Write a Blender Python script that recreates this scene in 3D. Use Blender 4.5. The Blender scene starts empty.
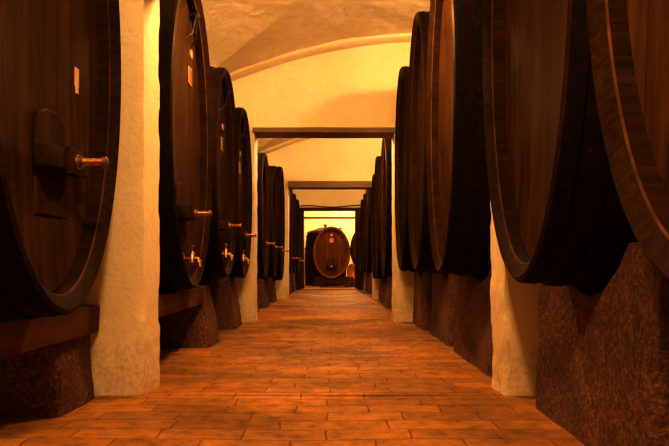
import bpy, bmesh, math, random
from mathutils import Vector, Matrix, noise
random.seed(7)
sc = bpy.context.scene
C = sc.collection
PI = math.pi
H = 0.95; F = 650.0; VX = 333.0; VY = 264.0     # eye height and lens worked out from the photo

# ------------------------------------------------------------------ materials
def new_mat(name):
    m = bpy.data.materials.new(name); m.use_nodes = True
    nt = m.node_tree; nt.nodes.clear()
    out = nt.nodes.new('ShaderNodeOutputMaterial'); b = nt.nodes.new('ShaderNodeBsdfPrincipled')
    nt.links.new(b.outputs[0], out.inputs[0])
    return m, nt, b
def N(nt, t, **k):
    n = nt.nodes.new(t)
    for a, v in k.items():
        if a.startswith('i_'):
            key = a[2:]
            key = int(key) if key.isdigit() else key.replace('_', ' ')
            n.inputs[key].default_value = v
        else: setattr(n, a, v)
    return n
def ramp(nt, src, stops):
    r = nt.nodes.new('ShaderNodeValToRGB'); nt.links.new(src, r.inputs[0])
    el = r.color_ramp.elements
    while len(el) < len(stops): el.new(0.5)
    for e, (p, c) in zip(el, stops):
        e.position = p; e.color = (c[0], c[1], c[2], 1) if not isinstance(c, (int, float)) else (c, c, c, 1)
    return r
def math_n(nt, op, a, b=None):
    n = nt.nodes.new('ShaderNodeMath'); n.operation = op
    for i, v in enumerate((a, b)):
        if v is None: continue
        if isinstance(v, (int, float)): n.inputs[i].default_value = v
        else: nt.links.new(v, n.inputs[i])
    return n.outputs[0]
def mixc(nt, fac, a, b, mode='MIX'):
    n = nt.nodes.new('ShaderNodeMix'); n.data_type = 'RGBA'; n.blend_type = mode
    for i, v in ((0, fac), (6, a), (7, b)):
        if isinstance(v, (int, float)): n.inputs[i].default_value = v
        elif isinstance(v, tuple): n.inputs[i].default_value = (*v, 1)
        else: nt.links.new(v, n.inputs[i])
    return n.outputs[2]
def bump(nt, b, h, s, d=0.01):
    n = N(nt, 'ShaderNodeBump', i_Strength=s, i_Distance=d)
    nt.links.new(h, n.inputs['Height']); nt.links.new(n.outputs[0], b.inputs['Normal'])

def plaster(name, base, dark, dirt=True, bs=0.5):
    m, nt, b = new_mat(name)
    tc = N(nt, 'ShaderNodeTexCoord'); L = nt.links
    n1 = N(nt, 'ShaderNodeTexNoise', i_Scale=1.3, i_Detail=6.0, i_Roughness=0.6); L.new(tc.outputs['Object'], n1.inputs[0])
    n2 = N(nt, 'ShaderNodeTexNoise', i_Scale=28.0, i_Detail=8.0, i_Roughness=0.65); L.new(tc.outputs['Object'], n2.inputs[0])
    n3 = N(nt, 'ShaderNodeTexNoise', i_Scale=5.0, i_Detail=5.0, i_Roughness=0.55, i_Distortion=0.5); L.new(tc.outputs['Object'], n3.inputs[0])
    c1 = ramp(nt, n1.outputs[0], [(0.3, dark), (0.62, base)])
    sp = ramp(nt, n2.outputs[0], [(0.25, 0.88), (0.5, 1.0)])
    col = mixc(nt, 1.0, c1.outputs[0], sp.outputs[0], 'MULTIPLY')
    if dirt:
        sx = N(nt, 'ShaderNodeSeparateXYZ'); L.new(tc.outputs['Object'], sx.inputs[0])
        zz = math_n(nt, 'ADD', sx.outputs[2], math_n(nt, 'MULTIPLY', n3.outputs[0], -0.55))
        df = ramp(nt, zz, [(0.0, 0.22), (0.12, 0.0)])
        chip = ramp(nt, n2.outputs[0], [(0.42, 1.0), (0.56, 0.15)])
        f = math_n(nt, 'MULTIPLY', df.outputs[0], chip.outputs[0])
        col = mixc(nt, f, col, (0.30, 0.17, 0.07))
    L.new(col, b.inputs['Base Color']); b.inputs['Roughness'].default_value = 0.9
    b.inputs['Specular IOR Level'].default_value = 0.15
    hh = math_n(nt, 'ADD', n2.outputs[0], math_n(nt, 'MULTIPLY', n3.outputs[0], 2.5))
    bump(nt, b, hh, bs, 0.02)
    return m

def wood(name, c_dark, c_light, staves=0, boards=0.0, rough=0.38, streak=(2, 30, 2)):
    """staves: joints counted round the vat from the UV map; boards: board width across local y"""
    m, nt, b = new_mat(name); L = nt.links
    tc = N(nt, 'ShaderNodeTexCoord')
    mp = N(nt, 'ShaderNodeMapping'); mp.inputs['Scale'].default_value = streak
    L.new(tc.outputs['Object'], mp.inputs[0])
    n1 = N(nt, 'ShaderNodeTexNoise', i_Scale=1.0, i_Detail=9.0, i_Roughness=0.62, i_Distortion=0.3); L.new(mp.outputs[0], n1.inputs[0])
    n2 = N(nt, 'ShaderNodeTexNoise', i_Scale=2.2, i_Detail=4.0); L.new(tc.outputs['Object'], n2.inputs[0])
    n3 = N(nt, 'ShaderNodeTexNoise', i_Scale=45.0, i_Detail=3.0); L.new(tc.outputs['Object'], n3.inputs[0])
    fac = math_n(nt, 'ADD', math_n(nt, 'MULTIPLY', n1.outputs[0], 0.65), math_n(nt, 'MULTIPLY', n2.outputs[0], 0.35))
    r = ramp(nt, fac, [(0.34, c_dark), (0.66, c_light)])
    col = r.outputs[0]
    hgt = math_n(nt, 'MULTIPLY', n1.outputs[0], 0.35)
    if staves or boards:
        if staves:
            sx = N(nt, 'ShaderNodeSeparateXYZ'); L.new(tc.outputs['UV'], sx.inputs[0])
            u = math_n(nt, 'MULTIPLY', sx.outputs[0], float(staves))
            wd = 0.035
        else:
            sx = N(nt, 'ShaderNodeSeparateXYZ'); L.new(tc.outputs['Object'], sx.inputs[0])
            u = math_n(nt, 'DIVIDE', math_n(nt, 'ADD', sx.outputs[1], 10.0), boards)
            wd = 0.03
        fr = math_n(nt, 'FRACT', u)
        d = math_n(nt, 'MINIMUM', fr, math_n(nt, 'SUBTRACT', 1.0, fr))
        gap = math_n(nt, 'LESS_THAN', d, wd)
        wn = N(nt, 'ShaderNodeTexWhiteNoise', noise_dimensions='1D'); L.new(math_n(nt, 'FLOOR', u), wn.inputs['W'])
        tint = ramp(nt, wn.outputs[0], [(0.0, 0.86), (1.0, 1.08)])
        col = mixc(nt, 1.0, col, tint.outputs[0], 'MULTIPLY')
        col = mixc(nt, math_n(nt, 'MULTIPLY', gap, 0.55), col, (0.012, 0.006, 0.003))
        hgt = math_n(nt, 'SUBTRACT', hgt, math_n(nt, 'MULTIPLY', gap, 0.6))
    wear = ramp(nt, n3.outputs[0], [(0.66, 0.0), (0.74, 0.5)])
    col = mixc(nt, math_n(nt, 'MULTIPLY', wear.outputs[0], 0.35), col, (0.22, 0.11, 0.045))
    L.new(col, b.inputs['Base Color'])
    rr = ramp(nt, n2.outputs[0], [(0.3, rough - 0.06), (0.7, rough + 0.16)]); L.new(rr.outputs[0], b.inputs['Roughness'])
    b.inputs['Specular IOR Level'].default_value = 0.10; b.inputs['Specular Tint'].default_value = (1.0, 0.6, 0.3, 1)
    bump(nt, b, hgt, 0.45, 0.012)
    return m

def metal(name, col, rough=0.35, metallic=1.0):
    m, nt, b = new_mat(name)
    tc = N(nt, 'ShaderNodeTexCoord')
    n1 = N(nt, 'ShaderNodeTexNoise', i_Scale=18.0, i_Detail=6.0); nt.links.new(tc.outputs['Object'], n1.inputs[0])
    d = tuple(c * 0.45 for c in col)
    r = ramp(nt, n1.outputs[0], [(0.35, d), (0.6, col)]); nt.links.new(r.outputs[0], b.inputs['Base Color'])
    r2 = ramp(nt, n1.outputs[0], [(0.3, rough + 0.25), (0.65, rough)]); nt.links.new(r2.outputs[0], b.inputs['Roughness'])
    b.inputs['Metallic'].default_value = metallic
    if not metallic: b.inputs['Specular IOR Level'].default_value = 0.12
    bump(nt, b, n1.outputs[0], 0.25, 0.004)
    return m

def stone_mat():
    m, nt, b = new_mat('granite'); L = nt.links
    tc = N(nt, 'ShaderNodeTexCoord')
    n1 = N(nt, 'ShaderNodeTexNoise', i_Scale=34.0, i_Detail=7.0, i_Roughness=0.75); L.new(tc.outputs['Object'], n1.inputs[0])
    v = N(nt, 'ShaderNodeTexVoronoi', i_Scale=60.0); L.new(tc.outputs['Object'], v.inputs[0])
    n2 = N(nt, 'ShaderNodeTexNoise', i_Scale=2.5, i_Detail=4.0); L.new(tc.outputs['Object'], n2.inputs[0])
    r = ramp(nt, n1.outputs[0], [(0.33, (0.045, 0.020, 0.007)), (0.52, (0.20, 0.090, 0.032)), (0.70, (0.44, 0.22, 0.085))])
    r2 = ramp(nt, n2.outputs[0], [(0.3, 0.55), (0.7, 1.1)])
    L.new(mixc(nt, 1.0, r.outputs[0], r2.outputs[0], 'MULTIPLY'), b.inputs['Base Color'])
    b.inputs['Roughness'].default_value = 0.85
    hh = math_n(nt, 'ADD', n1.outputs[0], math_n(nt, 'MULTIPLY', v.outputs[0], 0.4))
    bump(nt, b, hh, 0.9, 0.02)
    return m

def floor_mat():
    m, nt, b = new_mat('terracotta_paving'); L = nt.links
    tc = N(nt, 'ShaderNodeTexCoord')
    nd = N(nt, 'ShaderNodeTexNoise', i_Scale=1.7, i_Detail=3.0); L.new(tc.outputs['Object'], nd.inputs[0])
    wob = N(nt, 'ShaderNodeVectorMath', operation='SCALE'); L.new(nd.outputs['Color'], wob.inputs[0]); wob.inputs['Scale'].default_value = 0.07
    ad = N(nt, 'ShaderNodeVectorMath', operation='ADD'); L.new(tc.outputs['Object'], ad.inputs[0]); L.new(wob.outputs[0], ad.inputs[1])
    br = N(nt, 'ShaderNodeTexBrick', offset=0.43, squash=1.35, squash_frequency=3)
    L.new(ad.outputs[0], br.inputs[0])
    br.inputs['Color1'].default_value = (0.50, 0.232, 0.036, 1); br.inputs['Color2'].default_value = (0.33, 0.142, 0.020, 1)
    br.inputs['Mortar'].default_value = (0.25, 0.105, 0.017, 1)
    br.inputs['Scale'].default_value = 1.0; br.inputs['Mortar Size'].default_value = 0.006; br.inputs['Mortar Smooth'].default_value = 0.4
    br.inputs['Bias'].default_value = -0.1; br.inputs['Brick Width'].default_value = 0.47; br.inputs['Row Height'].default_value = 0.21
    n1 = N(nt, 'ShaderNodeTexNoise', i_Scale=7.0, i_Detail=12.0, i_Roughness=0.74); L.new(tc.outputs['Object'], n1.inputs[0])
    n2 = N(nt, 'ShaderNodeTexNoise', i_Scale=0.8, i_Detail=4.0); L.new(tc.outputs['Object'], n2.inputs[0])
    n4 = N(nt, 'ShaderNodeTexNoise', i_Scale=22.0, i_Detail=6.0); L.new(tc.outputs['Object'], n4.inputs[0])
    sp = ramp(nt, n1.outputs[0], [(0.32, 0.38), (0.47, 0.85), (0.56, 1.0), (0.75, 1.25)])
    col = mixc(nt, 0.85, br.outputs[0], sp.outputs[0], 'MULTIPLY')
    bl = ramp(nt, n2.outputs[0], [(0.35, 0.60), (0.62, 1.12)])
    col = mixc(nt, 1.0, col, bl.outputs[0], 'MULTIPLY')
    L.new(col, b.inputs['Base Color'])
    rr = ramp(nt, n1.outputs[0], [(0.3, 0.75), (0.7, 0.48)]); L.new(rr.outputs[0], b.inputs['Roughness'])
    b.inputs['Specular IOR Level'].default_value = 0.3
    hh = math_n(nt, 'ADD', math_n(nt, 'MULTIPLY', br.outputs['Fac'], -1.0), math_n(nt, 'ADD', n1.outputs[0], math_n(nt, 'MULTIPLY', n4.outputs[0], 0.4)))
    bump(nt, b, hh, 0.8, 0.012)
    return m

M = dict(
    wall=plaster('limewash', (0.83, 0.72, 0.50), (0.77, 0.64, 0.41), True, 0.35),
    ceil=plaster('vault_plaster', (0.83, 0.71, 0.50), (0.79, 0.66, 0.43), False, 0.5),
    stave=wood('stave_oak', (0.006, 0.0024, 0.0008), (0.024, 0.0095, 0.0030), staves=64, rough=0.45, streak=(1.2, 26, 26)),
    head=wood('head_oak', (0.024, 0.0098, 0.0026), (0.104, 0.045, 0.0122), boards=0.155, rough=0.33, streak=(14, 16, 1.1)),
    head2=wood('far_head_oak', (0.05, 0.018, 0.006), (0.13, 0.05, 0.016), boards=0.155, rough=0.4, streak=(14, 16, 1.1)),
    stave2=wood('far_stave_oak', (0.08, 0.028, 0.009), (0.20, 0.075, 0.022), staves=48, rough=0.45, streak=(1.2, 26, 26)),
    chime=wood('chime_oak', (0.011, 0.0045, 0.0013), (0.046, 0.020, 0.006), staves=64, rough=0.42, streak=(1.2, 26, 26)),
    worn=wood('worn_arris', (0.03, 0.013, 0.004), (0.13, 0.06, 0.02), rough=0.6, streak=(9, 9, 9)),
    pale=wood('pale_oak', (0.30, 0.12, 0.035), (0.60, 0.30, 0.10), rough=0.6, streak=(12, 12, 2)),
    door=wood('manway_oak', (0.020, 0.008, 0.002), (0.095, 0.040, 0.011), rough=0.4, streak=(14, 16, 1.2)),
    bar=wood('crossbar_oak', (0.016, 0.007, 0.003), (0.06, 0.028, 0.010), rough=0.5, streak=(16, 2, 16)),
    timber=wood('rough_timber', (0.06, 0.027, 0.010), (0.22, 0.10, 0.038), rough=0.75, streak=(9, 1.2, 9)),
    post=wood('post_timber', (0.035, 0.015, 0.006), (0.10, 0.045, 0.017), rough=0.6, streak=(14, 14, 1.0)),
    hoop=metal('iron_hoop', (0.014, 0.006, 0.0025), 0.6, 0.0),
    iron=metal('dark_iron', (0.09, 0.06, 0.04), 0.4, 0.8),
    brass=metal('brass', (0.72, 0.42, 0.14), 0.28, 1.0),
    paper=plaster('paper_card', (0.50, 0.30, 0.15), (0.38, 0.2, 0.09), False, 0.1),
    card=plaster('card_stock', (0.75, 0.5, 0.3), (0.55, 0.33, 0.18), False, 0.1),
    ink=metal('ink', (0.20, 0.11, 0.05), 0.6, 0.0),
    stone=stone_mat(), floor=floor_mat(),
    lintel=plaster('weathered_lintel', (0.26, 0.18, 0.10), (0.19, 0.12, 0.065), False, 0.4),
    sill=plaster('worn_sill', (0.62, 0.42, 0.22), (0.45, 0.26, 0.12), False, 0.4),
)

# ------------------------------------------------------------------ mesh helpers
def finish(bm, name, mat, smooth=True, angle=40):
    bmesh.ops.recalc_face_normals(bm, faces=bm.faces)
    me = bpy.data.meshes.new(name); bm.to_mesh(me); bm.free()
    me.materials.append(mat)
    if smooth:
        for p in me.polygons: p.use_smooth = True
        me.set_sharp_from_angle(angle=math.radians(angle))
    return me
def link(name, me, parent=None, loc=None, rot=None):
    o = bpy.data.objects.new(name, me); C.objects.link(o)
    if parent: o.parent = parent
    if loc: o.location = loc
    if rot: o.rotation_euler = rot
    return o
def struct(o): o['kind'] = 'structure'; return o
def tag(o, label, cat, group=None):
    o['label'] = label; o['category'] = cat
    if group: o['group'] = group
    return o
def bx(bm, x0, x1, y0, y1, z0, z1, bev=0.0):
    g = bmesh.ops.create_cube(bm, size=1.0)
    vs = g['verts']
    for v in vs:
        v.co = Vector(((x0 + x1) / 2 + v.co.x * (x1 - x0), (y0 + y1) / 2 + v.co.y * (y1 - y0), (z0 + z1) / 2 + v.co.z * (z1 - z0)))
    if bev:
        es = list({e for v in vs for e in v.link_edges})
        bmesh.ops.bevel(bm, geom=es, offset=bev, segments=2, affect='EDGES', profile=0.6)
    return vs
def gridbox(bm, x0, x1, y0, y1, z0, z1, s):
    """box whose faces are cut into a grid so that noise can wear it"""
    nx, ny, nz = [max(1, int(round((b - a) / s))) for a, b in ((x0, x1), (y0, y1), (z0, z1))]
    cache = {}
    def V(i, j, k):
        if (i, j, k) not in cache:
            cache[(i, j, k)] = bm.verts.new((x0 + (x1 - x0) * i / nx, y0 + (y1 - y0) * j / ny, z0 + (z1 - z0) * k / nz))
        return cache[(i, j, k)]
    for i in range(nx):
        for j in range(ny):
            for k in (0, nz): bm.faces.new((V(i, j, k), V(i + 1, j, k), V(i + 1, j + 1, k), V(i, j + 1, k)))
    for i in range(nx):
        for k in range(nz):
            for j in (0, ny): bm.faces.new((V(i, j, k), V(i + 1, j, k), V(i + 1, j, k + 1), V(i, j, k + 1)))
    for j in range(ny):
        for k in range(nz):
            for i in (0, nx): bm.faces.new((V(i, j, k), V(i, j + 1, k), V(i, j + 1, k + 1), V(i, j, k + 1)))
    return list(cache.values())
def tube(bm, pts, r, seg=12, cap=True):
    rings = []
    rs = r if isinstance(r, (list, tuple)) else [r] * len(pts)
    pts = [Vector(p) for p in pts]
    for i, p in enumerate(pts):
        d = (pts[min(i + 1, len(pts) - 1)] - pts[max(i - 1, 0)])
        d = d.normalized() if d.length > 1e-9 else Vector((1, 0, 0))
        up = Vector((0, 0, 1)) if abs(d.z) < 0.9 else Vector((0, 1, 0))
        a = d.cross(up).normalized(); b = d.cross(a)
        rings.append([bm.verts.new(p + a * math.cos(t * 2 * PI / seg) * rs[i] + b * math.sin(t * 2 * PI / seg) * rs[i]) for t in range(seg)])
    for A, B in zip(rings, rings[1:]):
        for t in range(seg): bm.faces.new((A[t], A[(t + 1) % seg], B[(t + 1) % seg], B[t]))
    if cap:
        bm.faces.new(rings[0]); bm.faces.new(rings[-1])

# ------------------------------------------------------------------ vats
SEG = 128
THK, REC = 0.115, 0.12
def esc(w, h, o, t): return ((w - o) * math.cos(t), (h - o) * math.sin(t))
cache = {}
def cached(key, fn):
    if key not in cache: cache[key] = fn()
    return cache[key]
def bulge(x, ln, b): return b * (1 - (2 * x / ln - 1) ** 2)
def body_mesh(w, h, ln, bw, mat):
    bm = bmesh.new(); uvl = bm.loops.layers.uv.new('UVMap')
    prof = [(REC + 0.02, THK * 0.92), (REC, THK * 0.9), (0.050, THK * 0.88), (0.042, THK * 0.80), (0.0, 0.018), (0.014, 0.0)]
    n = 14
    for i in range(1, n): prof.append((ln * i / n, 0.0))
    prof += [(ln - 0.014, 0.0), (ln, 0.018), (ln, THK * 0.7), (ln - 0.08, THK * 0.9)]
    rings = []
    for x, o in prof:
        b = bulge(x, ln, bw)
        rings.append([bm.verts.new((x, *[(c + zz) for c, zz in zip(((w + b * 0.45 - o) * math.cos(2 * PI * t / SEG), (h + b - o) * math.sin(2 * PI * t / SEG)), (0, h))])) for t in range(SEG)])
    for k, (A, B) in enumerate(zip(rings, rings[1:])):
        for t in range(SEG):
            f = bm.faces.new((A[t], A[(t + 1) % SEG], B[(t + 1) % SEG], B[t]))
            us = (t / SEG, (t + 1) / SEG, (t + 1) / SEG, t / SEG); vv = (k, k, k + 1, k + 1)
            for l, u, v in zip(f.loops, us, vv): l[uvl].uv = (u, v * 0.1)
    bm.faces.ensure_lookup_table()
    for t in range(SEG): bm.faces[2 * SEG + t].material_index = 1; bm.faces[t].material_index = bm.faces[SEG + t].material_index = bm.faces[3 * SEG + t].material_index = bm.faces[4 * SEG + t].material_index = 2       # worn inner arris of the chime
    me = finish(bm, 'vat_body', mat, True, 35)
    me.materials.append(M['worn']); me.materials.append(M['chime'] if mat == M['stave'] else mat)
    return me
def head_mesh(w, h, ln, back, mat):
    bm = bmesh.new(); x = REC if not back else ln - 0.08
    rings = []
    for q in range(1, 9):
        s = q / 8
        dx = 0.05 * (1 - s * s) * (-1 if back else 1)
        rings.append([bm.verts.new((x + dx, (w - THK * 0.88) * s * math.cos(2 * PI * t / SEG), h + (h - THK * 0.88) * s * math.sin(2 * PI * t / SEG))) for t in range(SEG)])
    cen = bm.verts.new((x + 0.05 * (-1 if back else 1), 0, h))
    for t in range(SEG): bm.faces.new((cen, rings[0][t], rings[0][(t + 1) % SEG]))
    for A, B in zip(rings, rings[1:]):
        for t in range(SEG): bm.faces.new((A[t], B[t], B[(t + 1) % SEG], A[(t + 1) % SEG]))
    return finish(bm, 'vat_head', mat, True, 60)
def hoop_mesh(w, h, ln, bw, x0, wd):
    bm = bmesh.new(); rings = []
    for x, o in ((x0, -0.001), (x0, -0.009), (x0 + wd, -0.009), (x0 + wd, -0.001)):
        b = bulge(x, ln, bw)
        rings.append([bm.verts.new((x, (w + b * 0.45 - o) * math.cos(2 * PI * t / SEG), h + (h + b - o) * math.sin(2 * PI * t / SEG))) for t in range(SEG)])
    rings.append(rings[0])
    for A, B in zip(rings, rings[1:]):
        for t in range(SEG): bm.faces.new((A[t], A[(t + 1) % SEG], B[(t + 1) % SEG], B[t]))
    # rivets where the hoop laps
    b = bulge(x0, ln, bw)
    for s in (1, -1):
        for k in (0, 1, 2):
            ang = PI * 0.5 + s * (0.55 + k * 0.03)
            p = Vector((x0 + wd / 2, (w + b * 0.45 + 0.010) * math.cos(ang), h + (h + b + 0.010) * math.sin(ang)))
            g = bmesh.ops.create_icosphere(bm, subdivisions=1, radius=0.009)
            for v in g['verts']: v.co += p
    return finish(bm, 'vat_hoop', M['hoop'], True, 35)
def door_mesh():
    bm = bmesh.new()
    zs = 14; pts = []
    # trapezoid board with rounded shoulders, narrower at the top
    out = [(-0.20, 0.0), (0.20, 0.0), (0.175, 0.46), (0.14, 0.53), (0.06, 0.56), (-0.06, 0.56), (-0.14, 0.53), (-0.175, 0.46)]
    for x, s in ((0.0, 1.0), (-0.008, 1.0), (-0.014, 0.97)):
        pts.append([bm.verts.new((x, y * s, 0.28 + (z - 0.28) * s)) for y, z in out])
    for A, B in zip(pts, pts[1:]):
        for t in range(len(A)): bm.faces.new((A[t], A[(t + 1) % len(A)], B[(t + 1) % len(A)], B[t]))
    bm.faces.new(pts[0]); bm.faces.new(pts[-1])
    return finish(bm, 'manway_door', M['door'], True, 30)
def crossbar_mesh():
    bm = bmesh.new()
    bx(bm, -0.13, -0.04, -0.24, 0.24, -0.055, 0.055, 0.012)
    bx(bm, -0.16, -0.12, -0.07, 0.07, -0.07, 0.07, 0.008)
    return finish(bm, 'crossbar', M['bar'], True, 30)
def bolt_mesh():
    bm = bmesh.new()
    tube(bm, [(-0.14, 0, 0), (-0.165, 0, 0)], 0.045, 6)
    tube(bm, [(-0.165, 0, 0), (-0.185, 0, 0)], 0.034, 16)
    pts, rs = [], []
    for i in range(21):
        pts.append((-0.185 - i * 0.005, 0, 0)); rs.append(0.0205 if i % 2 else 0.017)
    tube(bm, pts, rs, 14)
    tube(bm, [(-0.285, 0, 0), (-0.29, 0, 0), (-0.312, 0, 0), (-0.318, 0, 0)], [0.018, 0.029, 0.029, 0.018], 14)
    return finish(bm, 'clamp_bolt', M['brass'], True, 35)
def tap_mesh():
    bm = bmesh.new()
    tube(bm, [(0.02, 0, 0), (-0.015, 0, 0), (-0.02, 0, 0), (-0.03, 0, 0)], [0.055, 0.055, 0.045, 0.03], 18)
    tube(bm, [(-0.03, 0, 0), (-0.12, 0, 0), (-0.15, 0, -0.008), (-0.17, 0, -0.03), (-0.175, 0, -0.075)], [0.026, 0.026, 0.027, 0.025, 0.028], 14)
    tube(bm, [(-0.10, 0, -0.045), (-0.10, 0, -0.04), (-0.10, 0, 0.05), (-0.10, 0, 0.07)], [0.02, 0.032, 0.03, 0.016], 14)
    return finish(bm, 'tap', M['brass'], True, 35)
def handle_mesh():
    bm = bmesh.new()
    tube(bm, [(-0.10, 0, 0.065), (-0.10, 0, 0.11)], 0.01, 10)
    tube(bm, [(-0.10, -0.06, 0.112), (-0.10, -0.03, 0.118), (-0.10, 0.03, 0.118), (-0.10, 0.06, 0.112)], [0.012, 0.008, 0.008, 0.012], 10)
    return finish(bm, 'tap_handle', M['brass'], True, 35)
def bracket_mesh():
    bm = bmesh.new()
    r = 0.009
    tube(bm, [(-0.07, 0, 0.17), (-0.05, -0.09, -0.06), (0.03, -0.13, -0.15)], r, 8)
    tube(bm, [(-0.07, 0, 0.17), (-0.05, 0.09, -0.06), (0.03, 0.13, -0.15)], r, 8)
    tube(bm, [(-0.055, -0.075, -0.03), (-0.055, 0.075, -0.03)], r, 8)
    tube(bm, [(0.03, 0, 0.14), (-0.09, 0, 0.17), (-0.10, 0, 0.12)], r * 1.2, 8)
    bx(bm, 0.0, 0.05, -0.04, 0.04, 0.10, 0.18, 0.004)
    return finish(bm, 'gauge_bracket', M['iron'], True, 35)
def plaque_mesh(a, b):
    bm = bmesh.new(); bx(bm, -0.010, 0.0, -a, a, -b, b, 0.003)
    return finish(bm, 'name_plaque', M['paper'], True, 30)
def ink_mesh(a, b, lines):
    bm = bmesh.new()
    for k in range(lines):
        z = b * (0.62 - 1.24 * k / max(1, lines - 1)) if lines > 1 else 0
        n = 5 + (k % 2) * 2
        for q in range(n):
            y = -a * 0.75 + 1.5 * a * q / n
            bx(bm, -0.0115, -0.0098, y, y + a * 1.1 / n, z - b * 0.13, z + b * 0.13)
    return finish(bm, 'plaque_lettering', M['ink'], False)
def seal_mesh():
    bm = bmesh.new(); tube(bm, [(0.0, 0, 0), (-0.012, 0, 0), (-0.016, 0, 0)], [0.045, 0.045, 0.035], 20)
    return finish(bm, 'round_seal', M['paper'], True, 30)
def tag_mesh():
    bm = bmesh.new()
    bx(bm, -0.006, 0.0, -0.028, 0.028, -0.075, 0.035, 0.002)
    bx(bm, -0.008, 0.0, -0.017, 0.017, -0.115, -0.070, 0.002)
    return finish(bm, 'card', M['card'], True, 30)

def vat(label, loc, rot, w, h, ln, bw=0.075, gear=None, mats=('stave', 'head'), group=None, hoops=(0.025, 0.17, 0.34, 0.60)):
    root = bpy.data.objects.new('oval_vat', None); C.objects.link(root)
    root.location = loc; root.rotation_euler = (0, 0, rot); root.empty_display_size = 0.3
    tag(root, label, 'barrel', group)
    link('barrel_body', cached(('b', w, h, ln, bw, mats[0]), lambda: body_mesh(w, h, ln, bw, M[mats[0]])), root)
    hd = link('barrel_head', cached(('h', w, h, ln, mats[1]), lambda: head_mesh(w, h, ln, False, M[mats[1]])), root)
    link('barrel_head', cached(('hb', w, h, ln, mats[1]), lambda: head_mesh(w, h, ln, True, M[mats[1]])), root)
    for x in list(hoops) + [ln - x - 0.07 for x in hoops]:
        link('hoop', cached(('o', w, h, ln, bw, x), lambda: hoop_mesh(w, h, ln, bw, x, 0.07)), root)
    hx = lambda z, y=0.0: REC + 0.05 * (1 - ((z - h) / (h - 0.09)) ** 2 - (y / (w - 0.09)) ** 2) + 0.001
    if gear:
        dz, cz, tz = gear.get('door', 0.42), gear.get('bar', 0.70), gear.get('tap', 0.27)
        d = link('manway_door', cached('door', door_mesh), root, (hx(dz), gear.get('by', 0), dz))
        cb = link('crossbar', cached('cbar', crossbar_mesh), root, (hx(cz), gear.get('by', 0), cz))
        bo = link('clamp_bolt', cached('bolt', bolt_mesh), root, (hx(cz), gear.get('by', 0), cz)); bo['label'] = 'threaded brass clamping bolt'
        if tz > 0:
            tp = link('tap', cached('tap', tap_mesh), root, (hx(tz), 0, tz)); tp['label'] = 'brass tap'
            link('tap_handle', cached('taph', handle_mesh), tp)
        if 'bracket' in gear:
            z = gear['bracket']; link('gauge_bracket', cached('brk', bracket_mesh), root, (hx(z, -0.3) - 0.01, gear.get('py', 0) * 0.7, z))
        if 'plaque' in gear:
            z = gear['plaque']
            p = link('name_plaque', cached('plq', lambda: plaque_mesh(0.075, 0.085)), root, (hx(z, gear.get('py', 0.0)), gear.get('py', 0.0), z)); p['label'] = 'small pale lettered plaque'
            link('plaque_lettering', cached('ink', lambda: ink_mesh(0.075, 0.085, 4)), p)
            s = link('round_seal', cached('seal', seal_mesh), root, (hx(z + 0.22, gear.get('py', 0.0)), gear.get('py', 0.0), z + 0.22))
        if 'card' in gear:
            z = gear['card']; c = link('paper_card', cached('card', tag_mesh), root, (hx(z, gear.get('cy', 0)), gear.get('cy', 0), z)); c['label'] = 'small torn white paper card'
    return root

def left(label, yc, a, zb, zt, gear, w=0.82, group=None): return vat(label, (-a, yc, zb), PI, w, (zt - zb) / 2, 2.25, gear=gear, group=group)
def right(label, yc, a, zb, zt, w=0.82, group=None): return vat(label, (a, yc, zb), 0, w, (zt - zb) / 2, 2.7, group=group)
GL = 'oval vats along the left side'; GR = 'oval vats along the right side'
left('nearest dark oval vat on the left, torn paper card above its brass bolt', 3.34, 1.35, 0.70, 3.60,
     dict(door=0.50, bar=0.79, tap=0, card=1.36, cy=-0.46, by=-0.10), group=GL)
left('tall dark oval vat with pale plaque, directly behind the near left whitewashed pillar', 6.11, 1.29, 0.73, 3.60,
     dict(door=0.42, bar=0.69, tap=0.27, bracket=2.52, plaque=2.1, py=-0.40, by=0.05), w=0.90, group=GL)
left('second dark oval vat past the near left pillar, orange plaque on its narrow visible head', 7.98, 1.28, 0.80, 3.32,
     dict(door=0.40, bar=0.62, tap=0.27, bracket=2.2, plaque=1.69, py=-0.38), group=GL)
left('third dark oval vat past the near left pillar, standing against the second left pillar', 9.76, 1.31, 0.76, 3.27,
     dict(door=0.40, bar=0.62, tap=0.27, bracket=2.2, plaque=1.69, py=-0.38), w=0.80, group=GL)
left('low dark oval vat just beyond the second left pillar, beneath the first lintel', 12.4, 1.27, 0.68, 3.05, dict(door=0.40, bar=0.66, tap=0), group=GL)
left('middle oval vat of the three standing between second and third left pillars', 14.4, 1.27, 0.66, 3.05, dict(door=0.40, bar=0.66, tap=0), group=GL)
left('last and tallest oval vat before the third left pillar, thick rounded top', 16.35, 1.27, 0.56, 3.38, dict(door=0.40, bar=0.72, tap=0), group=GL)
left('dark oval vat just beyond the third left pillar, under the second lintel', 19.1, 1.2, 0.7, 3.2, dict(door=0.40, bar=0.42, tap=0), w=0.8, group=GL)
left('middle oval vat of the farthest left row behind the third pillar', 20.95, 1.2, 0.7, 3.2, dict(door=0.40, bar=0.42, tap=0), w=0.8, group=GL)
left('farthest oval vat on the left, beside the timber door post', 22.8, 1.2, 0.7, 3.2, dict(door=0.40, bar=0.36, tap=0), w=0.8, group=GL)

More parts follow.
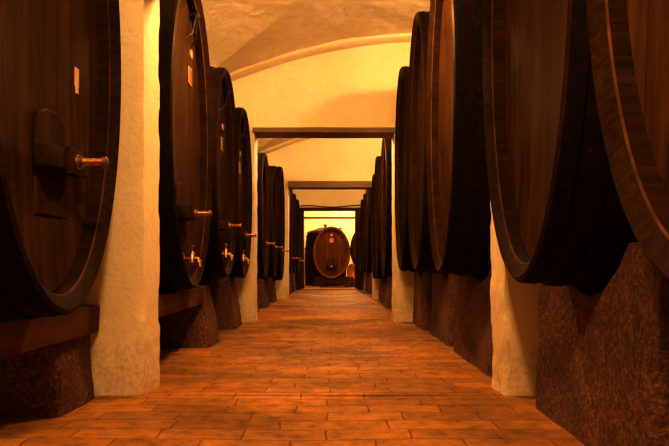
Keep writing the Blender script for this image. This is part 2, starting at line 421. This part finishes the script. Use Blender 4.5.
right('nearest huge dark vat at the right edge, only its curved rim in view', 1.80, 1.0, 0.87, 3.97, group=GR)
right('huge dark oval vat in front of the near right whitewashed pillar', 3.55, 1.0, 0.86, 3.97, group=GR)
right('huge oval vat directly behind the near right pillar, iron hoops on its dark staves', 6.2, 1.0, 0.87, 3.97, group=GR)
right('second huge oval vat past the near right pillar, middle of the three there', 7.97, 1.0, 0.87, 4.0, group=GR)
right('third huge oval vat past the near right pillar, rounded top against the pale wall', 9.75, 1.0, 0.86, 3.88, group=GR)
right('dark oval vat just beyond the second right pillar, under the first lintel', 12.4, 0.95, 0.72, 3.38, group=GR)
right('middle oval vat between second and third right pillars, lower than the one before it', 14.4, 0.95, 0.66, 3.32, group=GR)
right('last oval vat before the third right pillar, mostly hidden by its neighbour', 16.35, 1.0, 0.60, 3.2, group=GR)
right('dark oval vat just beyond the third right pillar', 19.1, 0.98, 0.7, 3.2, w=0.8, group=GR)
right('middle oval vat of the farthest right row', 20.95, 0.98, 0.7, 3.2, w=0.8, group=GR)
right('farthest oval vat on the right, beside the timber door post', 22.8, 0.98, 0.7, 3.2, w=0.8, group=GR)

# ------------------------------------------------------------------ building shell
XL, XR = -3.95, 5.0
def Lz(x): return 4.66 - (x - 1.6) ** 2 / 16.2
def Sz(y, c, hf): return 2.98 + 1.45 * math.sqrt(max(0.0, 1 - ((y - c) / (hf + 0.02)) ** 2))
def wob(p, s, f): return noise.noise(p * f) * s

def vault(name, y0, y1):
    bm = bmesh.new(); c = (y0 + y1) / 2; hf = (y1 - y0) / 2
    nx, ny = 240, int((y1 - y0) / 0.035)
    g = []
    for i in range(nx + 1):
        x = XL + (XR - XL) * i / nx; row = []
        for j in range(ny + 1):
            y = y0 + (y1 - y0) * j / ny
            z = max(Lz(x), Sz(y, c, hf))
            z += wob(Vector((x, y, 0)), 0.02, 1.7) + wob(Vector((x, y, 5)), 0.008, 6)
            row.append(bm.verts.new((x, y, z)))
        g.append(row)
    for i in range(nx):
        for j in range(ny): bm.faces.new((g[i][j], g[i + 1][j], g[i + 1][j + 1], g[i][j + 1]))
    o = struct(link(name, finish(bm, name, M['ceil'], True, 13)))
    return o
def rib(name, y0, y1, drop):
    bm = bmesh.new(); prev = None; n = 120
    for i in range(n + 1):
        x = XL + (XR - XL) * i / n; z = Lz(x)
        cur = [bm.verts.new((x, y, zz)) for y, zz in ((y0, z + 0.1), (y0, z - drop * 0.6), (y0 + 0.04, z - drop), (y1, z - drop), (y1, z + 0.1))]
        if prev:
            for a in range(5): bm.faces.new((prev[a], prev[(a + 1) % 5], cur[(a + 1) % 5], cur[a]))
        else: bm.faces.new(cur)
        prev = cur
    bm.faces.new(prev)
    struct(link(name, finish(bm, name, M['ceil'], True, 40)))

def wear(v, xl, xr, y0, y1):
    p = v.co.copy()
    low = max(0.0, 1.0 - p.z / 1.3)
    amp = 0.003 + 0.015 * low ** 2
    n = Vector((noise.noise(p * 3.1), noise.noise(p * 3.1 + Vector((9, 1, 4))), 0)) * amp
    n += Vector((noise.noise(p * 9.0), noise.noise(p * 9.0 + Vector((3, 7, 2))), 0)) * amp * 0.8
    # chipped arrises
    for xe, s in ((xl, -1), (xr, 1)):
        if abs(p.x - xe) < 0.02 and (abs(p.y - y0) < 0.02 or abs(p.y - y1) < 0.02):
            c = max(0.0, noise.noise(Vector((xe, p.y, p.z * 5.0))) - 0.05 + 0.4 * low) * (0.02 + 0.04 * low)
            n.x += s * c; n.y += c if abs(p.y - y0) < 0.02 else -c
    v.co = p + n
def cross_wall(name, y0, y1, xl, xr, zl, fine=0.035):
    bm = bmesh.new(); TOP = 4.95
    vs = gridbox(bm, xl - 0.7, xl, y0, y1, -0.02, zl, fine) + gridbox(bm, xr, xr + 0.7, y0, y1, -0.02, zl, fine)
    for v in vs: wear(v, xl, xr, y0, y1)
    bx(bm, XL - 0.05, xl - 0.66, y0 + 0.012, y1 - 0.012, -0.02, TOP); bx(bm, xr + 0.66, XR + 0.05, y0 + 0.012, y1 - 0.012, -0.02, TOP)
    vs = gridbox(bm, xl - 0.7, xr + 0.7, y0, y1, zl + 0.001, TOP, 0.09)
    for v in vs:
        v.co += Vector((0, noise.noise(v.co * 1.6) * 0.012, 0))
    struct(link(name, finish(bm, name, M['wall'], True, 50)))
cross_wall('wall_near', 4.68, 5.10, -1.36, 1.235, 3.2)
cross_wall('wall_middle', 10.62, 11.05, -1.285, 1.0, 3.18)
cross_wall('wall_far', 17.3, 17.7, -1.19, 1.055, 3.15, 0.06)
cross_wall('wall_doorway', 24.2, 24.45, -1.31, 1.05, 3.0, 0.1)
def trim(name, x0, x1, y0, y1, z0, z1, mat='lintel'):
    bm = bmesh.new()
    for v in gridbox(bm, x0, x1, y0, y1, z0, z1, 0.06):
        v.co += Vector((0, noise.noise(v.co * 3) * 0.006, noise.noise(v.co * 2.5) * 0.005))
    return struct(link(name, finish(bm, name, M[mat], True, 40)))
trim('trim_1', -1.50, 1.45, 4.64, 5.14, 3.10, 3.20)
trim('trim_2', -1.31, 1.01, 10.585, 11.08, 3.095, 3.175)
trim('trim_3', -1.19, 1.06, 17.24, 17.75, 2.985, 3.15)
# timber door frame at the end of the row
dr = struct(bpy.data.objects.new('door_1', None)); C.objects.link(dr); dr.location = (-0.13, 24.1, 0)
for s in (-1, 1):
    bm = bmesh.new(); bx(bm, (s * 1.09) - 0.145, (s * 1.09) + 0.145, -0.15, 0.15, 0, 2.92, 0.012)
    link('door_post', finish(bm, 'door_post', M['post'], True), dr)
bm = bmesh.new(); bx(bm, -1.35, 1.35, -0.17, 0.17, 2.92, 3.03, 0.012); link('door_lintel', finish(bm, 'door_lintel', M['post'], True), dr)
bm = bmesh.new(); bx(bm, -1.05, 1.05, -0.22, 0.25, -0.02, 0.05, 0.01); link('door_sill', finish(bm, 'door_sill', M['sill'], True), dr)

for k, (a, b) in enumerate(((-3.0, 4.70), (5.08, 10.63), (11.04, 17.31), (17.69, 24.21), (24.44, 30.6))):
    vault('ceiling' if k == 0 else 'ceiling.%03d' % k, a, b)
rib('trim_4', 10.40, 10.63, 0.075); rib('trim_5', 17.08, 17.31, 0.075); rib('trim_6', 24.0, 24.21, 0.05)

# floor with gentle wear
bm = bmesh.new(); nx, ny = 90, 336
g = []
for i in range(nx + 1):
    row = []
    for j in range(ny + 1):
        x = XL + (XR - XL) * i / nx; y = -3.0 + 33.6 * j / ny
        row.append(bm.verts.new((x, y, noise.noise(Vector((x * 1.3, y * 1.3, 0))) * 0.006 - 0.006 * math.exp(-(x / 0.7) ** 2))))
    g.append(row)
for i in range(nx):
    for j in range(ny): bm.faces.new((g[i][j], g[i + 1][j], g[i + 1][j + 1], g[i][j + 1]))
struct(link('floor', finish(bm, 'floor', M['floor'], True, 60)))
# brick course set across the floor in the near doorway
trim('trim_7', -1.36, 1.25, 4.70, 4.86, -0.03, 0.002, 'floor')
for nm, args in (('wall_left', (XL - 0.15, XL, -3.0, 30.6)), ('wall_right', (XR, XR + 0.15, -3.0, 30.6)), ('wall_back', (XL - 0.15, XR + 0.15, -3.15, -3.0)), ('wall_end', (XL - 0.15, XR + 0.15, 30.6, 30.75))):
    bm = bmesh.new(); bx(bm, *args, -0.02, 5.0); struct(link(nm, finish(bm, nm, M['wall'], False)))

# ------------------------------------------------------------------ stone piers and timbers
def pier(label, side, face, y0, y1, h, depth=0.6, batter=0.08, slope=0.0, cradle=None, group=None, seed=0, top_in=None):
    """rough stone block; top_in narrows it along the aisle towards the top; cradle=(yc,zc,w,h) hollows the top to fit a vat"""
    bm = bmesh.new(); ln = y1 - y0
    vs = gridbox(bm, 0, depth, 0, ln, 0, h, 0.05)
    for v in vs:
        x, y, z = v.co; t = z / h
        if top_in:
            y = y + (top_in[0] * t) * (1 - y / ln) - (top_in[1] * t) * (y / ln)
        if cradle:
            yc, zc, w, hh = cradle
            d = (y0 + y - yc) / (w + 0.04)
            lim = zc - (hh + 0.075) * math.sqrt(max(0.0, 1 - d * d)) - 0.006 if abs(d) < 1 else 9
            lim = min(lim, h)
            z = z * lim / h
        x = x + batter * t * (1 - x / depth)
        p = Vector((x + seed, y, z))
        am = 0.018
        nn = Vector((noise.noise(p * 2.6), noise.noise(p * 2.6 + Vector((5, 5, 5))), noise.noise(p * 2.6 + Vector((2, 8, 1))) * 0.3)) * am * 1.2
        nn += Vector((noise.noise(p * 11), noise.noise(p * 11 + Vector((5, 5, 5))), 0)) * 0.008
        if z < 0.01: nn.z = 0
        if t > 0.98: nn.z = min(nn.z, 0)
        # rounded arrises
        ex = min(x, depth - x) < 0.03; ey = min(y, ln - y) < 0.03
        if ex and ey: nn += Vector((0.02 if x < depth / 2 else -0.02, 0.02 if y < ln / 2 else -0.02, 0))
        v.co = Vector((x, y, z)) + nn
    me = finish(bm, 'stone_pier', M['stone'], True, 45)
    o = link('stone_pier', me, None, (side * face, y0 if side > 0 else y1, 0), (0, 0, 0 if side > 0 else PI))
    # left piers are turned half round, so the block still runs from y0 to y1
    return tag(o, label, 'stone block', group)
def timber(label, side, face, y0, y1, z0, z1, d=0.28, seed=0, group=None):
    bm = bmesh.new(); ln = y1 - y0
    for v in gridbox(bm, 0, d, 0, ln, 0, z1 - z0, 0.05):
        p = v.co + Vector((seed, 0, 0))
        v.co += Vector((noise.noise(p * Vector((4, 1.2, 4)).length * 0.6) * 0.02, 0, (noise.noise(p * 2.0) * 0.012 if v.co.z > 0.02 else 0)))
    me = finish(bm, 'cradle_timber', M['timber'], True, 45)
    o = link('cradle_timber', me, None, (side * face, y0 if side > 0 else y1, z0), (0, 0, 0 if side > 0 else PI))
    return tag(o, label, 'beam', group)

GP = 'stone piers under the vats'; GT = 'timbers under the vats'
# right bank: hollowed cradle stones
def cr(yc, zb, zt, w=0.82): return (yc, (zb + zt) / 2, w, (zt - zb) / 2)
pier('big rough granite block under the huge vat before the near right pillar', 1, 1.33, 2.72, 4.32, 1.05, 0.9, 0.06, cradle=cr(3.55, .86, 3.97), group=GP, seed=1)
pier('granite block at the bottom right corner under the nearest right vat', 1, 1.36, 1.0, 2.55, 1.05, 0.9, 0.06, cradle=cr(1.8, .87, 3.97), group=GP, seed=2)
pier('rough reddish granite block just behind the near right pillar', 1, 1.31, 5.45, 7.15, 1.10, 0.9, 0.10, cradle=cr(6.2, .87, 3.97), group=GP, seed=3)
pier('dark granite block, second behind the near right pillar', 1, 1.33, 7.45, 8.95, 1.10, 0.9, 0.04, cradle=cr(7.97, .87, 4.0), group=GP, seed=4)
pier('granite block beside the second right pillar, third behind the near one', 1, 1.28, 9.25, 10.5, 1.10, 0.9, 0.04, cradle=cr(9.75, .86, 3.88), group=GP, seed=5)
pier('dark stone block just beyond the second right pillar', 1, 1.15, 11.8, 12.9, 0.80, 0.9, 0.04, cradle=cr(12.4, .72, 3.38), group=GP, seed=6)
pier('dark stone block, second beyond the second right pillar', 1, 1.15, 13.8, 14.9, 0.75, 0.9, 0.04, cradle=cr(14.4, .66, 3.32), group=GP, seed=7)
pier('dark stone block against the third right pillar', 1, 1.18, 15.8, 16.9, 0.7, 0.9, 0.04, cradle=cr(16.35, .60, 3.2), group=GP, seed=8)
for q, (yy, lb) in enumerate(((19.1, 'low stone under the first vat beyond the third right pillar'), (20.95, 'low stone under the middle vat of the farthest right row'), (22.8, 'low stone under the farthest right vat by the door post'))):
    pier(lb, 1, 1.16, yy - .5, yy + .5, 0.75, 0.9, 0.04, cradle=cr(yy, .7, 3.2, .8), group=GP, seed=9 + q)
# left bank
pier('stone block under the nearest left vat, against the near left pillar', -1, 1.69, 4.02, 4.66, 0.48, 1.6, 0.03, group=GP, seed=12)
pier('stone block under the near end of the nearest left timber', -1, 1.69, 1.9, 2.5, 0.48, 1.6, 0.03, group=GP, seed=13)
pier('low stone under the timber end behind the near left pillar', -1, 1.50, 5.12, 5.6, 0.50, 1.6, 0.03, group=GP, seed=24)
pier('tapered granite block under the gap between first and second vats past the near left pillar', -1, 1.385, 7.36, 7.95, 0.70, 1.9, 0.12, cradle=cr(7.98, .80, 3.32), group=GP, seed=14)
pier('tapered granite block just before the second left pillar', -1, 1.42, 9.45, 10.15, 0.78, 1.9, 0.10, cradle=cr(9.77, .76, 3.27), group=GP, seed=15)
for q, (yy, zb, zt, lb) in enumerate(((12.4, .68, 3.05, 'stone block just beyond the second left pillar'), (14.4, .66, 3.05, 'stone block under the middle vat between second and third left pillars'), (16.35, .56, 3.38, 'stone block against the third left pillar'))):
    pier(lb, -1, 1.45, yy - .45, yy + .45, 0.75, 1.8, 0.05, cradle=cr(yy, zb, zt), group=GP, seed=16 + q)
for q, (yy, lb) in enumerate(((19.1, 'low stone under the first vat beyond the third left pillar'), (20.95, 'low stone under the middle vat of the farthest left row'), (22.8, 'low stone under the farthest left vat by the door post'))):
    pier(lb, -1, 1.35, yy - .5, yy + .5, 0.75, 1.8, 0.04, cradle=cr(yy, .7, 3.2, .8), group=GP, seed=20 + q)
timber('heavy rough timber under the nearest left vat', -1, 1.67, 1.9, 4.66, 0.47, 0.652, 0.3, 1, GT)
timber('rough timber under the tall vat behind the near left pillar', -1, 1.47, 5.12, 7.34, 0.50, 0.68, 0.3, 2, GT)

# ------------------------------------------------------------------ end room
PXX = lambda px, Y: (px - VX) * Y / F
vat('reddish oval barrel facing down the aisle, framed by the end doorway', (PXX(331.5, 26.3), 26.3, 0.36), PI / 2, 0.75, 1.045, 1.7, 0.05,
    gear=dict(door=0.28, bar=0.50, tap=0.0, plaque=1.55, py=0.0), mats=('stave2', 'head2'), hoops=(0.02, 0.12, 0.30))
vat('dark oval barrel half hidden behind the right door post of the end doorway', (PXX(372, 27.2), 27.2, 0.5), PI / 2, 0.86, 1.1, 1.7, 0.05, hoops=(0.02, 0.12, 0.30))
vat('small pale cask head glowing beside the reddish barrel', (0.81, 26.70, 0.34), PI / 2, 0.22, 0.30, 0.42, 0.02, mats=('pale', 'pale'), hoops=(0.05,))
# cradle of the end barrel
cra = bpy.data.objects.new('barrel_cradle', None); C.objects.link(cra); cra.location = (PXX(334, 26.5), 26.5, 0)
tag(cra, 'low wooden cradle carrying the reddish barrel in the end room', 'cradle')
def cradle_block(mat):
    bm = bmesh.new(); n = 24; prev = None
    for i in range(n + 1):
        x = -0.8 + 1.6 * i / n
        xx = x + PXX(334, 26.5) - PXX(331.5, 26.3)
        d = xx / 0.80
        zt = 0.36 + 1.045 - 1.09 * math.sqrt(max(0, 1 - d * d)) if abs(d) < 1 else 9
        zt = min(zt - 0.01, 0.42)
        cur = [bm.verts.new((x, y, z)) for y, z in ((0, 0.12), (0, zt), (0.16, zt), (0.16, 0.12))]
        if prev:
            for a in range(4): bm.faces.new((prev[a], prev[(a + 1) % 4], cur[(a + 1) % 4], cur[a]))
        else: bm.faces.new(cur)
        prev = cur
    bm.faces.new(prev)
    return finish(bm, 'saddle', mat, True, 30)
sad = cradle_block(M['post'])
for y in (0.0, 1.1): link('saddle', sad, cra, (0, y, 0))
for x in (-0.6, 0.45):
    bm = bmesh.new(); bx(bm, x, x + 0.16, -0.1, 1.4, 0, 0.12, 0.008); link('runner', finish(bm, 'runner', M['post'], True), cra)
bm = bmesh.new(); bx(bm, -0.125, 0.125, -0.10, 0.2, 0, 0.33, 0.02)
o = tag(link('stone_block', finish(bm, 'stone_block', M['stone'], True), None, (0.81, 26.83, 0)), 'small stone block carrying the pale cask in the end room', 'stone block')
# upright vat behind on the left
uv = bpy.data.objects.new('upright_vat', None); C.objects.link(uv); uv.location = (PXX(325.5, 29.2), 29.2, 0)
tag(uv, 'dark upright vat with a lid behind the reddish barrel', 'vat')
bm = bmesh.new()
tube(bm, [(0, 0, 0.0), (0, 0, 0.6), (0, 0, 1.4), (0, 0, 2.0), (0, 0, 2.32)], [0.90, 0.93, 0.93, 0.88, 0.82], 56)
link('vat_body', finish(bm, 'vat_body', M['hoop'], True, 35), uv)
bm = bmesh.new(); tube(bm, [(0, 0, 2.32), (0, 0, 2.40), (0, 0, 2.52), (0, 0, 2.58)], [0.84, 0.80, 0.42, 0.28], 48); link('lid', finish(bm, 'lid', M['iron'], True, 35), uv)
bm = bmesh.new(); tube(bm, [(0, 0, 2.58), (0, 0, 2.66), (0, 0, 2.67), (0, 0, 2.74)], [0.06, 0.06, 0.1, 0.07], 16); link('valve', finish(bm, 'valve', M['iron'], True, 35), uv)
bm = bmesh.new(); tube(bm, [(0.1, -0.1, 2.50), (0.72, -0.25, 2.53), (0.74, -0.25, 2.45)], 0.035, 10); link('pipe', finish(bm, 'pipe', M['iron'], True, 35), uv)
for i, z in enumerate((0.25, 0.9, 1.6, 2.15)):
    bm = bmesh.new(); r = 0.945 if i in (1, 2) else 0.915
    if i == 3: r = 0.88
    tube(bm, [(0, 0, z), (0, 0, z + 0.06)], r, 56, False); link('hoop', finish(bm, 'hoop', M['hoop'], True, 35), uv)
# rail across the end room, cable over the doorway
bm = bmesh.new(); tube(bm, [(-3.9, 0, 0), (4.95, 0, 0)], 0.035, 10)
tag(link('wall_pipe', finish(bm, 'wall_pipe', M['post'], True), None, (0, 30.52, 0.95 + 46.5 * 30.5 / 650)), 'thin horizontal pipe running along the bright end wall', 'pipe')
bm = bmesh.new(); pts = []
for i in range(25):
    t = i / 24; pts.append((-1.4 + 2.7 * t, 0, 0.03 * math.sin(t * 9) + 0.02 * t)); 
tube(bm, pts, 0.016, 8)
tag(link('cable', finish(bm, 'cable', M['iron'], True), None, (0, 24.15, 0.95 + 57.5 * 24.15 / 650)), 'thin dark cable running above the end doorway lintel', 'cable')

# ------------------------------------------------------------------ light
AMB = (1.0, 0.60, 0.255)
def lamp(name, loc, power, r=0.12, col=AMB):
    l = bpy.data.lights.new(name, 'POINT'); l.energy = power; l.color = col; l.shadow_soft_size = r
    o = bpy.data.objects.new(name, l); C.objects.link(o); o.location = loc; return o
lamp('overhead_light', (-0.15, 1.2, 3.3), 400)
def spot(name, loc, d, power, cone, r=0.08):
    l = bpy.data.lights.new(name, 'SPOT'); l.energy = power; l.color = AMB; l.shadow_soft_size = r
    l.spot_size = math.radians(cone); l.spot_blend = 0.6
    o = bpy.data.objects.new(name, l); C.objects.link(o); o.location = loc
    o.rotation_euler = Vector(d).to_track_quat('-Z', 'Y').to_euler(); return o
for dy, p, q in ((0.0, 380, 290), (6.35, 380, 270), (12.7, 220, 200)):
    spot('side_light', (2.8, 8.0 + dy, 4.25), (-0.62, 0.75, -0.22), p, 115, 0.16)          # behind the tops of the right-hand vats
    lamp('overhead_light', (0.0, 5.75 + dy, 3.6), q)  # added fill light over the aisle of each bay, no fitting modelled
    lamp('side_light', (-3.0, 6.7 + dy, 3.95), q * 0.6)     # added light behind the left-hand vat tops, brings out the vault's groin
lamp('overhead_light', (0.5, 25.2, 3.9), 240); lamp('overhead_light', (0.6, 28.6, 3.9), 520)
w = bpy.data.worlds.new('world'); sc.world = w; w.use_nodes = True
bg = w.node_tree.nodes['Background']; bg.inputs[0].default_value = (1.0, 0.5, 0.15, 1); bg.inputs[1].default_value = 0.01

# ------------------------------------------------------------------ camera
cam = bpy.data.cameras.new('camera'); co = bpy.data.objects.new('camera', cam); C.objects.link(co)
co.location = (0, 0, H); co.rotation_euler = (PI / 2, 0, 0)
cam.sensor_width = 36; cam.lens = F / 669 * 36
cam.shift_x = (334.5 - VX) / 669; cam.shift_y = (VY - 223) / 669
cam.clip_start = 0.05; cam.clip_end = 100
sc.camera = co
sc.view_settings.view_transform = 'Standard'
sc.view_settings.look = 'None'
sc.view_settings.exposure = 0.25; sc.view_settings.gamma = 0.72
